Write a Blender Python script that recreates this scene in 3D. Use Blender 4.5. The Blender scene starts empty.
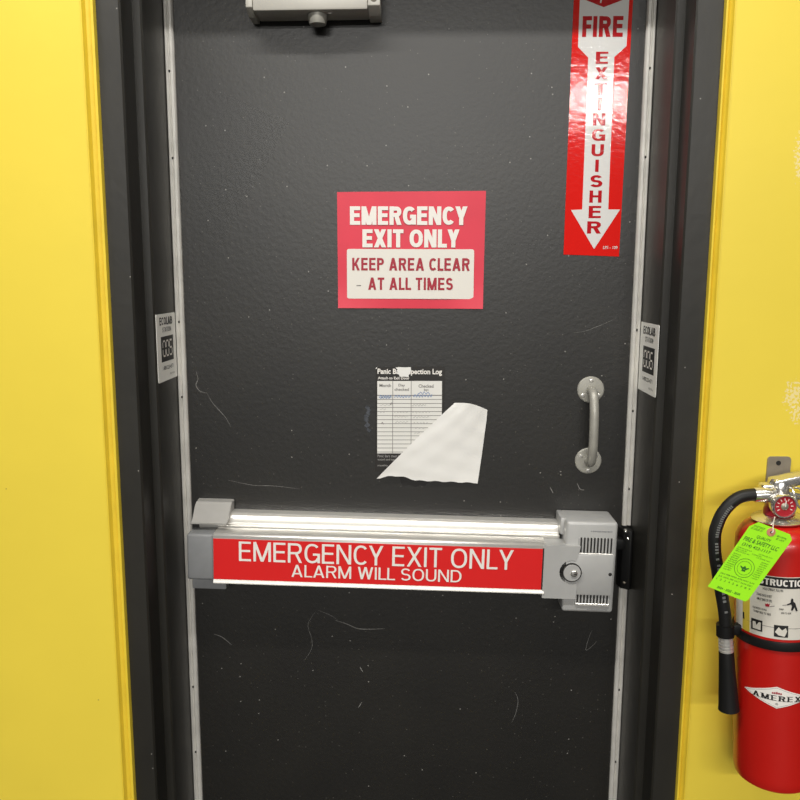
import bpy, bmesh, math, random
from mathutils import Vector, Matrix, Euler
random.seed(7)
R = math.radians
COL = bpy.context.scene.collection
SC = bpy.context.scene

# ------------------------------------------------------------------ camera
CAM_LOC = Vector((0.0, -1.371, 1.50))
CAM_ROT = Euler((R(90 - 8.88), R(-0.22), R(1.7)), 'XYZ')
cd = bpy.data.cameras.new('camera')
cd.sensor_width = 36.0
cd.lens = 36.0
cd.clip_start = 0.01
cam = bpy.data.objects.new('camera', cd)
COL.objects.link(cam)
cam.location = CAM_LOC
cam.rotation_euler = CAM_ROT
SC.camera = cam
CM = CAM_ROT.to_matrix()

# ------------------------------------------------------------------ world, lights, exposure
w = bpy.data.worlds.new('world')
SC.world = w
w.use_nodes = True
w.node_tree.nodes['Background'].inputs[0].default_value = (1.0, 0.98, 0.95, 1)
w.node_tree.nodes['Background'].inputs[1].default_value = 0.045


def area(name, loc, sx, sy, power, col=(1.0, 0.975, 0.93)):
    l = bpy.data.lights.new(name, 'AREA')
    l.shape = 'RECTANGLE'
    l.size = sx
    l.size_y = sy
    l.energy = power
    l.color = col
    o = bpy.data.objects.new(name, l)
    COL.objects.link(o)
    o.location = loc
    return o


area('ceiling_or_fill_lamp', (-0.40, -0.98, 2.96), 3.0, 0.10, 35)
area('ceiling_or_fill_lamp', (0.5, -5.30, 2.96), 3.6, 0.17, 185)
area('ceiling_or_fill_lamp', (-1.1, -8.20, 2.96), 2.8, 0.22, 280)  # unseen far row, added only as fill for the lower walls
SC.view_settings.view_transform = 'Standard'
SC.view_settings.look = 'None'
SC.view_settings.exposure = 0.85
SC.view_settings.gamma = 1.0
SC.view_settings.use_curve_mapping = False


# ------------------------------------------------------------------ pixel -> place
def ray(px, py):
    return CM @ Vector(((px - 400) / 800.0, (400 - py) / 800.0, -1.0))


def at(px, py, Y):
    d = ray(px, py)
    return CAM_LOC + d * ((Y - CAM_LOC.y) / d.y)


def atx(px, py, X):
    d = ray(px, py)
    return CAM_LOC + d * ((X - CAM_LOC.x) / d.x)


# ------------------------------------------------------------------ materials
def mat(name, col, rough=0.5, metal=0.0, spec=0.5, var=0.0, vscale=8.0, bump=0.0, bscale=60.0, coat=0.0, coat_r=0.08):
    m = bpy.data.materials.new(name)
    m.use_nodes = True
    nt = m.node_tree
    b = nt.nodes['Principled BSDF']
    b.inputs['Base Color'].default_value = (*col, 1)
    b.inputs['Roughness'].default_value = rough
    b.inputs['Metallic'].default_value = metal
    b.inputs['Specular IOR Level'].default_value = spec
    if coat:
        b.inputs['Coat Weight'].default_value = coat
        b.inputs['Coat Roughness'].default_value = coat_r
    tc = nt.nodes.new('ShaderNodeTexCoord')
    if var:
        n = nt.nodes.new('ShaderNodeTexNoise')
        n.inputs['Scale'].default_value = vscale
        n.inputs['Detail'].default_value = 6
        nt.links.new(tc.outputs['Object'], n.inputs['Vector'])
        cr = nt.nodes.new('ShaderNodeValToRGB')
        cr.color_ramp.elements[0].position = 0.3
        cr.color_ramp.elements[1].position = 0.7
        cr.color_ramp.elements[0].color = (*[max(0, c * (1 - var)) for c in col], 1)
        cr.color_ramp.elements[1].color = (*[min(1, c * (1 + var)) for c in col], 1)
        nt.links.new(n.outputs['Fac'], cr.inputs['Fac'])
        nt.links.new(cr.outputs['Color'], b.inputs['Base Color'])
    if bump:
        n2 = nt.nodes.new('ShaderNodeTexNoise')
        n2.inputs['Scale'].default_value = bscale
        n2.inputs['Detail'].default_value = 4
        nt.links.new(tc.outputs['Object'], n2.inputs['Vector'])
        bp = nt.nodes.new('ShaderNodeBump')
        bp.inputs['Strength'].default_value = bump
        bp.inputs['Distance'].default_value = 0.002
        nt.links.new(n2.outputs['Fac'], bp.inputs['Height'])
        nt.links.new(bp.outputs['Normal'], b.inputs['Normal'])
    return m


def overlay(m, fac_socket, col):
    """mix a colour over whatever feeds the base colour"""
    nt = m.node_tree
    b = nt.nodes['Principled BSDF']
    mx = nt.nodes.new('ShaderNodeMix')
    mx.data_type = 'RGBA'
    src = b.inputs['Base Color'].links[0].from_socket if b.inputs['Base Color'].links else None
    if src:
        nt.links.new(src, mx.inputs[6])
    else:
        mx.inputs[6].default_value = b.inputs['Base Color'].default_value
    mx.inputs[7].default_value = (*col, 1)
    nt.links.new(fac_socket, mx.inputs[0])
    nt.links.new(mx.outputs[2], b.inputs['Base Color'])


def math_node(nt, op, a, b=None):
    n = nt.nodes.new('ShaderNodeMath')
    n.operation = op
    for i, v in enumerate((a, b)):
        if v is None:
            continue
        if isinstance(v, (int, float)):
            n.inputs[i].default_value = v
        else:
            nt.links.new(v, n.inputs[i])
    return n.outputs[0]


def specks(m, scale, thr, col, seed=0.0, size=0.12):
    """sparse pin-prick chips: voronoi cells of which a few carry a dot"""
    nt = m.node_tree
    tc = nt.nodes.new('ShaderNodeTexCoord')
    mp = nt.nodes.new('ShaderNodeMapping')
    mp.inputs['Location'].default_value = (seed, seed, seed)
    mp.inputs['Rotation'].default_value = (R(90), 0, 0)
    nt.links.new(tc.outputs['Object'], mp.inputs['Vector'])
    v = nt.nodes.new('ShaderNodeTexVoronoi')
    v.voronoi_dimensions = '2D'
    v.inputs['Scale'].default_value = scale
    nt.links.new(mp.outputs['Vector'], v.inputs['Vector'])
    sep = nt.nodes.new('ShaderNodeSeparateColor')
    nt.links.new(v.outputs['Color'], sep.inputs[0])
    a = math_node(nt, 'GREATER_THAN', sep.outputs[0], thr)
    b = math_node(nt, 'LESS_THAN', v.outputs['Distance'], size)
    f = math_node(nt, 'MULTIPLY', a, b)
    overlay(m, f, col)


def worn_patch(m, centre, radius, col, nscale=160.0, thr=0.55, squash=(1, 1, 1)):
    nt = m.node_tree
    g = nt.nodes.new('ShaderNodeNewGeometry')
    s = nt.nodes.new('ShaderNodeVectorMath')
    s.operation = 'SUBTRACT'
    nt.links.new(g.outputs['Position'], s.inputs[0])
    s.inputs[1].default_value = centre
    q = nt.nodes.new('ShaderNodeVectorMath')
    q.operation = 'MULTIPLY'
    nt.links.new(s.outputs[0], q.inputs[0])
    q.inputs[1].default_value = squash
    ln = nt.nodes.new('ShaderNodeVectorMath')
    ln.operation = 'LENGTH'
    nt.links.new(q.outputs[0], ln.inputs[0])
    fall = math_node(nt, 'SUBTRACT', 1.0, math_node(nt, 'DIVIDE', ln.outputs['Value'], radius))
    fall = math_node(nt, 'MAXIMUM', fall, 0.0)
    fall = math_node(nt, 'POWER', fall, 0.3)
    n = nt.nodes.new('ShaderNodeTexNoise')
    n.inputs['Scale'].default_value = nscale
    n.inputs['Detail'].default_value = 5
    nt.links.new(g.outputs['Position'], n.inputs['Vector'])
    f = math_node(nt, 'GREATER_THAN', math_node(nt, 'MULTIPLY', fall, n.outputs['Fac']), thr * 0.80)
    f = math_node(nt, 'MULTIPLY', f, 0.55)
    overlay(m, f, col)


YEL = (0.82, 0.635, 0.062)
M = {}
M['yellow_left'] = mat('yellow wall paint', YEL, 0.42, var=0.035, vscale=3.0, bump=0.12, bscale=35)
M['yellow_right'] = mat('yellow wall paint worn', YEL, 0.42, var=0.035, vscale=3.0, bump=0.12, bscale=35)
M['yellow_trim'] = mat('yellow trim paint', (0.78, 0.575, 0.04), 0.45, var=0.05, vscale=20, bump=0.2, bscale=80)
M['door'] = mat('black door paint', (0.0066, 0.0058, 0.0042), 0.42, var=0.3, vscale=6.0, bump=0.15, bscale=130, spec=0.75)
M['frame'] = mat('black frame paint', (0.0150, 0.0138, 0.0105), 0.42, var=0.2, vscale=7.0, bump=0.15, bscale=50, spec=0.65)
specks(M['door'], 26, 0.88, (0.22, 0.21, 0.19), 0.3, 0.034)
specks(M['door'], 70, 0.90, (0.075, 0.07, 0.06), 2.3, 0.07)
specks(M['frame'], 26, 0.88, (0.22, 0.21, 0.19), 1.7, 0.03)
specks(M['yellow_left'], 14, 0.95, (0.45, 0.32, 0.05), 1.1, 0.018)
for (px, py, rr, sq) in ((793, 396, 0.036, (1.3, 1, 0.8)), (802, 155, 0.055, (2.6, 1, 0.75)), (800, 414, 0.03, (1, 1, 1))):
    worn_patch(M['yellow_right'], at(px, py, 0.0), rr, (0.86, 0.76, 0.52), 210, 0.55, sq)
M['alu'] = mat('brushed aluminium', (0.72, 0.70, 0.65), 0.38, 0.3, var=0.12, vscale=25)
M['alu_bright'] = mat('bright aluminium', (0.78, 0.76, 0.72), 0.28, 0.65, var=0.05, vscale=30)
M['silver'] = mat('silver painted metal', (0.42, 0.42, 0.41), 0.38, 0.12, var=0.04, vscale=30)
M['silver_dull'] = mat('dull silver paint', (0.40, 0.39, 0.37), 0.48, 0.15, var=0.06, vscale=30)
M['grey_plastic'] = mat('grey plastic', (0.215, 0.22, 0.225), 0.45, var=0.05, vscale=40)
M['cream'] = mat('pale enamel', (0.50, 0.48, 0.43), 0.38, 0.1, var=0.04, vscale=20)
M['handle'] = mat('satin grey handle paint', (0.36, 0.35, 0.31), 0.42, 0.25, var=0.08, vscale=40)
M['chrome'] = mat('nickel plated metal', (0.72, 0.70, 0.66), 0.2, 0.9)
M['steel'] = mat('galvanised bracket steel', (0.34, 0.30, 0.24), 0.42, 0.5, var=0.12, vscale=40)
M['dark'] = mat('dark recess', (0.012, 0.011, 0.010), 0.6)
M['rubber'] = mat('black rubber hose', (0.009, 0.009, 0.009), 0.5, spec=0.35, bump=0.1, bscale=300)
M['black_plastic'] = mat('black plastic', (0.008, 0.008, 0.008), 0.45, spec=0.3)
M['hose_print'] = mat('grey hose print', (0.16, 0.16, 0.16), 0.6)
M['sign_red'] = mat('sign paper red', (0.68, 0.028, 0.060), 0.45, var=0.07, vscale=9, bump=0.05, bscale=14)
M['sign_white'] = mat('sign paper white', (0.74, 0.71, 0.65), 0.5)
M['sign_text_red'] = mat('sign print red', (0.36, 0.010, 0.03), 0.5)
M['ext_red'] = mat('glossy sticker red', (0.68, 0.012, 0.008), 0.08, bump=0.13, bscale=110, spec=0.6)
M['ext_white'] = mat('glossy sticker white', (0.70, 0.69, 0.67), 0.08, bump=0.13, bscale=110, spec=0.6)
M['ext_text'] = mat('glossy sticker dark red', (0.46, 0.010, 0.016), 0.08, bump=0.13, bscale=110, spec=0.6)
M['bar_red'] = mat('red bar label', (0.68, 0.012, 0.012), 0.35)
M['white_print'] = mat('white print', (0.80, 0.77, 0.72), 0.5)
M['black_print'] = mat('black print', (0.012, 0.012, 0.012), 0.5)
M['grey_print'] = mat('grey print', (0.20, 0.19, 0.18), 0.6)
M['blue_ink'] = mat('blue pen ink', (0.10, 0.20, 0.42), 0.6)
M['pencil'] = mat('pencil marks', (0.36, 0.35, 0.34), 0.7)
M['paper'] = mat('white paper', (0.76, 0.75, 0.72), 0.6, bump=0.15, bscale=40)
M['sticker_white'] = mat('sticker white', (0.74, 0.73, 0.69), 0.4)
M['station_white'] = mat('station sticker white', (0.86, 0.85, 0.80), 0.4)
M['log_black'] = mat('log card black', (0.014, 0.012, 0.010), 0.5)
M['scuff'] = mat('dust grey scuff', (0.17, 0.165, 0.155), 0.7, var=0.4, vscale=200)
M['smear'] = mat('grey glue smear', (0.05, 0.055, 0.065), 0.7, var=0.6, vscale=250)
M['tank'] = mat('red cylinder enamel', (0.48, 0.0085, 0.005), 0.30, var=0.05, vscale=6, coat=0.25)
M['gauge_red'] = mat('gauge dial red', (0.40, 0.02, 0.03), 0.3)
M['tag'] = mat('lime tag paper', (0.37, 0.92, 0.012), 0.5)
M['tag_ink'] = mat('dark green ink', (0.03, 0.15, 0.015), 0.6)
M['eyelet'] = mat('pink paper eyelet', (0.58, 0.24, 0.15), 0.7)
M['wire'] = mat('white plastic tie', (0.7, 0.66, 0.6), 0.4)
M['label_white'] = mat('label white', (0.66, 0.63, 0.56), 0.4)
M['label_yellow'] = mat('label yellow', (0.66, 0.50, 0.06), 0.4)
M['floor'] = mat('dark floor', (0.018, 0.017, 0.015), 0.7, var=0.2, vscale=4)
M['ceiling'] = mat('white ceiling', (0.7, 0.7, 0.68), 0.8)


# ------------------------------------------------------------------ mesh helpers
class MB:
    def __init__(self):
        self.bm = bmesh.new()

    def box(self, x0, x1, y0, y1, z0, z1, bev=0.0, seg=2):
        vs = [self.bm.verts.new((x, y, z)) for x in (x0, x1) for y in (y0, y1) for z in (z0, z1)]
        fs = [self.bm.faces.new([vs[i] for i in q]) for q in
              ((0, 1, 3, 2), (4, 6, 7, 5), (0, 4, 5, 1), (2, 3, 7, 6), (0, 2, 6, 4), (1, 5, 7, 3))]
        bmesh.ops.recalc_face_normals(self.bm, faces=fs)
        if bev:
            es = list({e for f in fs for e in f.edges})
            bmesh.ops.bevel(self.bm, geom=es, offset=bev, segments=seg, profile=0.5, affect='EDGES')
        return self

    def prism(self, pts, axis, a0, a1, bev=0.0, seg=2):
        """pts: 2D outline; axis 'x' -> (y,z), 'y' -> (x,z), 'z' -> (x,y)"""
        def mk(p, a):
            u, v = p
            return {'x': (a, u, v), 'y': (u, a, v), 'z': (u, v, a)}[axis]
        A = [self.bm.verts.new(mk(p, a0)) for p in pts]
        B = [self.bm.verts.new(mk(p, a1)) for p in pts]
        n = len(pts)
        fs = [self.bm.faces.new(A), self.bm.faces.new(B[::-1])]
        for i in range(n):
            fs.append(self.bm.faces.new((A[i], B[i], B[(i + 1) % n], A[(i + 1) % n])))
        bmesh.ops.recalc_face_normals(self.bm, faces=fs)
        if bev:
            es = list({e for f in fs for e in f.edges})
            bmesh.ops.bevel(self.bm, geom=es, offset=bev, segments=seg, profile=0.5, affect='EDGES')
        return self

    def lathe(self, prof, n=48, mtx=None):
        """prof: (r, z) pairs, about local z"""
        mtx = mtx or Matrix()
        rings = []
        for r, z in prof:
            if r < 1e-6:
                rings.append([self.bm.verts.new(mtx @ Vector((0, 0, z)))])
            else:
                rings.append([self.bm.verts.new(mtx @ Vector((r * math.cos(2 * math.pi * k / n), r * math.sin(2 * math.pi * k / n), z))) for k in range(n)])
        fs = []
        for a, b in zip(rings, rings[1:]):
            for k in range(n):
                k2 = (k + 1) % n
                if len(a) == 1 and len(b) == 1:
                    continue
                if len(a) == 1:
                    fs.append(self.bm.faces.new((a[0], b[k], b[k2])))
                elif len(b) == 1:
                    fs.append(self.bm.faces.new((a[k], b[0], a[k2])))
                else:
                    fs.append(self.bm.faces.new((a[k], b[k], b[k2], a[k2])))
        for rg in (rings[0], rings[-1]):
            if len(rg) > 1:
                fs.append(self.bm.faces.new(rg))
        bmesh.ops.recalc_face_normals(self.bm, faces=fs)
        return self

    def tube(self, pts, rad, n=14, smooth=0, caps=True, closed=False):
        pts = [Vector(p) for p in pts]
        if smooth:
            pts = catmull(pts, smooth)
        rads = rad if isinstance(rad, (list, tuple)) else [rad] * len(pts)
        rings = []
        up = None
        N = len(pts)
        for i, p in enumerate(pts):
            if closed:
                t = (pts[(i + 1) % N] - pts[i - 1]).normalized()
            else:
                t = (pts[min(i + 1, N - 1)] - pts[max(i - 1, 0)]).normalized()
            if up is None:
                up = Vector((0, 0, 1)) if abs(t.z) < 0.9 else Vector((0, 1, 0))
            s = t.cross(up).normalized()
            up = s.cross(t).normalized()
            rings.append([self.bm.verts.new(p + (s * math.cos(2 * math.pi * k / n) + up * math.sin(2 * math.pi * k / n)) * rads[i]) for k in range(n)])
        fs = []
        prs = list(zip(rings, rings[1:]))
        if closed:
            prs.append((rings[-1], rings[0]))
        for a, b in prs:
            for k in range(n):
                fs.append(self.bm.faces.new((a[k], b[k], b[(k + 1) % n], a[(k + 1) % n])))
        if caps and not closed:
            fs.append(self.bm.faces.new(rings[0]))
            fs.append(self.bm.faces.new(rings[-1]))
        bmesh.ops.recalc_face_normals(self.bm, faces=fs)
        return self

    def screw(self, x, y, z, r, h=0.0015, n=16):
        """domed screw head facing -y"""
        m = Matrix.Translation((x, y, z)) @ Matrix.Rotation(R(90), 4, 'X')
        return self.lathe([(r, 0), (r, h * 0.4), (r * 0.75, h * 0.85), (r * 0.3, h), (0, h)], n, m)

    def ribbon(self, pts, width, y, th=0.0003):
        """thin flat stroke in the xz plane"""
        P = [Vector((p[0], p[1])) for p in pts]
        L, Rr = [], []
        for i, p in enumerate(P):
            t = (P[min(i + 1, len(P) - 1)] - P[max(i - 1, 0)])
            t = t.normalized() if t.length > 0 else Vector((1, 0))
            wd = width[i] if isinstance(width, (list, tuple)) else width
            nrm = Vector((-t.y, t.x)) * wd / 2
            L.append(p + nrm)
            Rr.append(p - nrm)
        for i in range(len(P) - 1):
            q = [self.bm.verts.new((v.x, y, v.y)) for v in (L[i], L[i + 1], Rr[i + 1], Rr[i])]
            f = self.bm.faces.new(q)
            f.normal_update()
            if f.normal.y > 0:
                f.normal_flip()
        return self

    def mesh(self, name, angle=35):
        me = bpy.data.meshes.new(name)
        for f in self.bm.faces:
            f.smooth = True
        lim = R(angle)
        for e in self.bm.edges:
            if len(e.link_faces) != 2 or e.calc_face_angle(0) > lim:
                e.smooth = False
        self.bm.to_mesh(me)
        self.bm.free()
        return me


def catmull(pts, sub):
    out = []
    n = len(pts)
    for i in range(n - 1):
        p0, p1, p2, p3 = pts[max(i - 1, 0)], pts[i], pts[i + 1], pts[min(i + 2, n - 1)]
        for k in range(sub):
            t = k / sub
            out.append(0.5 * ((2 * p1) + (p2 - p0) * t + (2 * p0 - 5 * p1 + 4 * p2 - p3) * t * t + (3 * p1 - p0 - 3 * p2 + p3) * t ** 3))
    out.append(pts[-1])
    return out


def obj(name, mb, m, parent=None, label=None):
    me = mb.mesh(name) if isinstance(mb, MB) else mb
    if isinstance(m, str):
        m = M[m]
    me.materials.append(m)
    o = bpy.data.objects.new(name, me)
    COL.objects.link(o)
    if parent:
        o.parent = parent
    if label:
        o['label'] = label
    return o


def struct(name, mb, m):
    o = obj(name, mb, m)
    o['kind'] = 'structure'
    return o


def thing(name, label, cat, loc=(0, 0, 0), rot=(0, 0, 0), group=None):
    o = bpy.data.objects.new(name, None)
    o.empty_display_size = 0.03
    COL.objects.link(o)
    o.location = loc
    o.rotation_euler = rot
    o['label'] = label
    o['category'] = cat
    if group:
        o['group'] = group
    return o


def tag(o, label, cat, group=None):
    o['label'] = label
    o['category'] = cat
    if group:
        o['group'] = group
    return o


_tx = {}


def text_mesh(body, x0, z0, x1, z1, y, bold=0.0, th=0.00025, wrap=None):
    """lettering fitted to a box in the local xz plane, facing -y"""
    cu = bpy.data.curves.new('lettering', 'FONT')
    cu.body = body
    cu.size = 1.0
    cu.offset = bold
    cu.resolution_u = 3
    o = bpy.data.objects.new('lettering', cu)
    COL.objects.link(o)
    dg = bpy.context.evaluated_depsgraph_get()
    dg.update()
    me = bpy.data.meshes.new_from_object(o.evaluated_get(dg))
    bpy.data.objects.remove(o)
    bpy.data.curves.remove(cu)
    xs = [v.co.x for v in me.vertices]
    ys = [v.co.y for v in me.vertices]
    ax, bx, ay, by = min(xs), max(xs), min(ys), max(ys)
    for v in me.vertices:
        u = x0 + (v.co.x - ax) / max(bx - ax, 1e-6) * (x1 - x0)
        q = z0 + (v.co.y - ay) / max(by - ay, 1e-6) * (z1 - z0)
        v.co = wrap(u, q) if wrap else (u, y, q)
    bm = bmesh.new()
    bm.from_mesh(me)
    bmesh.ops.remove_doubles(bm, verts=bm.verts, dist=1e-7)
    if not wrap:
        for f in bm.faces:
            f.normal_update()
            if f.normal.y > 0:
                f.normal_flip()
    bm.to_mesh(me)
    bm.free()
    return me


# ------------------------------------------------------------------ drawn sans lettering
def stroke_glyphs(body, t, gap, serif=False):
    """quads (lists of 2D points) for capital lettering of height 1; returns quads and total width"""
    quads = []
    X = 0.0
    W = dict(A=.74, B=.66, C=.70, D=.70, E=.58, F=.54, G=.74, H=.68, I=t, J=.5, K=.68, L=.52, M=.84, N=.70, O=.76, P=.62, Q=.76, R=.68, S=.64, T=.60, U=.68, V=.70, W=1.0, X=.70, Y=.68, Z=.62)
    W[' '] = .20
    for c in body:
        w_ = W[c]

        def V_(x, y0, y1):
            quads.append([(X + x - t / 2, y0), (X + x + t / 2, y0), (X + x + t / 2, y1), (X + x - t / 2, y1)])
            if serif:
                for yy in (y0, y1):
                    if yy in (0, 1):
                        d = t * 0.42
                        a, b2 = (yy, yy + d) if yy == 0 else (yy - d, yy)
                        quads.append([(X + x - t * 1.1, a), (X + x + t * 1.1, a), (X + x + t * 1.1, b2), (X + x - t * 1.1, b2)])

        def H_(x0, x1, y):
            th = t * (0.5 if serif else 0.88)
            y = min(max(y, th / 2), 1 - th / 2)
            quads.append([(X + x0, y - th / 2), (X + x1, y - th / 2), (X + x1, y + th / 2), (X + x0, y + th / 2)])

        def D_(x0, y0, x1, y1, k=1.0):
            hw_ = t * 0.55 * k
            quads.append([(X + x0 - hw_, y0), (X + x0 + hw_, y0), (X + x1 + hw_, y1), (X + x1 - hw_, y1)])
            if serif and y0 == 0:
                quads.append([(X + x0 - t * 1.1, 0), (X + x0 + t * 1.1, 0), (X + x0 + t * 1.1, t * 0.42), (X + x0 - t * 1.1, t * 0.42)])

        def P_(pts):
            n = len(pts)
            for i in range(n - 1):
                segp = []
                for j, sgn in ((i, 1), (i, -1), (i + 1, -1), (i + 1, 1)):
                    a, b2 = pts[max(j - 1, 0)], pts[min(j + 1, n - 1)]
                    tx, ty = b2[0] - a[0], b2[1] - a[1]
                    l = math.hypot(tx, ty) or 1
                    segp.append((X + pts[j][0] - ty / l * t / 2 * sgn, pts[j][1] + tx / l * t / 2 * 0.92 * sgn))
                quads.append(segp)

        def arc(cx, cy, rx, ry, a0, a1, n=18, e=0.86):
            out = []
            for i in range(n + 1):
                a = R(a0 + (a1 - a0) * i / n)
                co, si = math.cos(a), math.sin(a)
                out.append((cx + rx * math.copysign(abs(co) ** e, co), cy + ry * math.copysign(abs(si) ** e, si)))
            return out
        h2 = t / 2
        hw_ = t * 0.55
        m = w_ / 2
        if c == 'A':
            D_(hw_, 0, m, 1), D_(w_ - hw_, 0, m, 1), H_(w_ * .22, w_ * .78, .27)
        elif c == 'B':
            V_(h2, 0, 1), P_([(h2, 1 - h2), (m, 1 - h2)] + arc(m, .5 + (.5 - h2) / 2 + .02, m * .9 - h2, (.5 - h2) / 2 - .02, 90, -90, 12) + [(h2, .52)]), P_([(h2, .52), (m, .52)] + arc(m, .26 + h2 / 2, m - h2, .26 - h2 / 2, 90, -90, 12) + [(h2, h2)])
        elif c == 'C':
            P_(arc(m, .5, m - h2, .5 - h2, 42, 318, 26))
        elif c == 'D':
            V_(h2, 0, 1), P_([(h2, 1 - h2), (w_ * .4, 1 - h2)] + arc(w_ * .4, .5, w_ * .6 - h2, .5 - h2, 90, -90, 18) + [(h2, h2)])
        elif c == 'E':
            V_(h2, 0, 1), H_(h2, w_, 1), H_(h2, w_ * .94, .52), H_(h2, w_, 0)
        elif c == 'F':
            V_(h2, 0, 1), H_(h2, w_, 1), H_(h2, w_ * .92, .5)
        elif c == 'G':
            P_(arc(m, .5, m - h2, .5 - h2, 42, 330, 26)), H_(w_ * .54, w_, .45), V_(w_ - h2, 0.02, .45)
        elif c == 'H':
            V_(h2, 0, 1), V_(w_ - h2, 0, 1), H_(h2, w_ - h2, .52)
        elif c == 'I':
            V_(h2, 0, 1)
        elif c == 'K':
            V_(h2, 0, 1), D_(t * .9, .36, w_ - hw_, 1), D_(w_ * .42, .60, w_ - hw_, 0)
            quads[-1].reverse()
        elif c == 'L':
            V_(h2, 0, 1), H_(h2, w_, 0)
        elif c == 'M':
            V_(h2, 0, 1), V_(w_ - h2, 0, 1), D_(m, 0.001, hw_ * 1.0, 1), D_(m, 0.001, w_ - hw_, 1)
        elif c == 'N':
            V_(h2, 0, 1), V_(w_ - h2, 0, 1), D_(w_ - hw_, 0.001, hw_, 1)
        elif c in 'OQ':
            P_(arc(m, .5, m - h2, .5 - h2, 0, 360, 32))
            if c == 'Q':
                D_(w_ - hw_, 0, w_ * .6, .3)
        elif c in 'PR':
            V_(h2, 0, 1), P_([(h2, 1 - h2), (w_ * .55, 1 - h2)] + arc(w_ * .55, .72 - h2 * .1, w_ * .43 - h2, .28 - h2 * .9, 90, -90, 14) + [(h2, .44 + h2 * .8)])
            if c == 'R':
                D_(w_ - hw_, 0, w_ * .56, .5)
        elif c == 'S':
            r_ = (1 - t) / 4
            P_(arc(m, 1 - h2 - r_, m - h2 - .02, r_, 22, 270, 20, 0.92)[:-1] + arc(m, h2 + r_, m - h2, r_, 90, -158, 20, 0.92))
        elif c == 'T':
            V_(m, 0, 1), H_(0, w_, 1)
        elif c == 'U':
            P_([(h2, 1), (h2, .4)] + arc(m, .36, m - h2, .36 - h2, 180, 360, 18) + [(w_ - h2, .4), (w_ - h2, 1)])
        elif c == 'V':
            D_(m, 0, hw_, 1), D_(m, 0, w_ - hw_, 1)
        elif c == 'W':
            D_(w_ * .27, 0, hw_, 1), D_(w_ * .27, 0, m, 1), D_(w_ * .73, 0, m, 1), D_(w_ * .73, 0, w_ - hw_, 1)
        elif c == 'X':
            D_(hw_, 0, w_ - hw_, 1), D_(w_ - hw_, 0, hw_, 1)
        elif c == 'Y':
            D_(m, .4, hw_, 1), D_(m, .4, w_ - hw_, 1), V_(m, 0, .44)
        X += w_ + gap - {'C': 0.07, 'L': 0.05, 'G': 0.02, 'F': 0.04}.get(c, 0) * (1 if t > 0.16 else 1.3)
    return quads, X - gap


def caps(body, x0, z0, x1, z1, y, t=0.14, gap=0.12, wrap=None, serif=False):
    """drawn capitals fitted to a box, each letter flat print just proud of its board"""
    quads, tw = stroke_glyphs(body, t, gap, serif)
    me = bpy.data.meshes.new('lettering')
    bm = bmesh.new()
    for iq, qd in enumerate(quads):
        dy = iq * 4e-6
        P = [(x0 + u / tw * (x1 - x0), z0 + v * (z1 - z0)) for u, v in qd]
        ar = sum(P[i][0] * P[(i + 1) % 4][1] - P[(i + 1) % 4][0] * P[i][1] for i in range(4))
        if ar < 0:
            P.reverse()
        vv = [Vector(wrap(*p)) - Vector((0, dy, 0)) if wrap else (p[0], y - dy, p[1]) for p in P]
        bm.faces.new([bm.verts.new(v) for v in vv])
    bm.to_mesh(me)
    bm.free()
    return me


# =================================================================== SETTING
YD = 0.195          # door face
YF = 0.014          # frame face
H = 275             # row of the horizon
Xl = at(116, 400, YF).x      # frame outer edge, left
Xr = at(699.5, 400, YF).x
Xl1 = at(138.5, 400, YF).x   # end of the frame face
Xr1 = at(674, 400, YF).x
YS = 0.070          # stop face
Xl2 = at(158.3, 400, YS).x   # stop soffit plane
Xr2 = at(655.2, 400, YS).x
Zh = 2.078          # stop head
ZH = Zh + (Xl2 - Xl1)
ZT = ZH + (Xl1 - Xl)
CE = 3.0

fl = struct('floor', MB().box(-2.6, 2.6, -9.5, 1.2, -0.05, 0.0), 'floor')
struct('ceiling', MB().box(-2.6, 2.6, -9.5, 0.6, CE, CE + 0.05), 'ceiling')
B = 0.020           # width of the yellow edging
struct('wall_left', MB().box(-2.6, Xl - B, 0.0, 0.30, 0.0, CE), 'yellow_left')
struct('wall_right', MB().box(Xr + 0.013, 2.6, 0.0, 0.30, 0.0, CE), 'yellow_right')
struct('wall_top', MB().box(Xl - B, Xr + 0.013, 0.0, 0.30, ZT + B, CE), 'yellow_left')


# yellow edging between wall and frame: a shallow cove with a raised lip
def edging(x_wall, x_frame):
    s = 1 if x_frame > x_wall else -1
    wd = abs(x_frame - x_wall)
    pr = [(x_wall, 0.30), (x_wall, -0.002), (x_wall + s * wd * 0.12, -0.002), (x_wall + s * wd * 0.30, 0.006), (x_wall + s * wd * 0.68, 0.010),
          (x_wall + s * wd * 0.74, 0.004), (x_wall + s * wd * 0.95, 0.004), (x_frame, 0.010), (x_frame, 0.30)]
    return MB().prism(pr, 'z', 0.0, ZT + B)


struct('trim_2', edging(Xl - B, Xl), 'yellow_trim')
struct('trim_3', edging(Xr + 0.013, Xr), 'yellow_trim')

# black double rabbeted steel frame: two jambs and a head, one welded piece
fm = MB()
b = 0.003


def jamb(xo, x1, x2):
    s = 1 if x2 > xo else -1
    pr = [(xo, 0.29), (xo, YF), (x1 - s * b, YF), (x1, YF + b), (x1, YS), (x2 - s * b, YS), (x2, YS + b), (x2, YD), (x1, YD), (x1, 0.29)]
    return pr


fm.prism(jamb(Xl, Xl1, Xl2), 'z', 0.0, ZT)
fm.prism(jamb(Xr, Xr1, Xr2), 'z', 0.0, ZT)
fm.prism([(0.29, ZT), (YF, ZT), (YF, ZH + b), (YF + b, ZH), (YS, ZH), (YS, Zh + b), (YS + b, Zh), (YD, Zh), (YD, ZH), (0.29, ZH)], 'x', Xl1 - 0.0002, Xr1 + 0.0002)
struct('trim_1', fm, 'frame')

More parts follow.
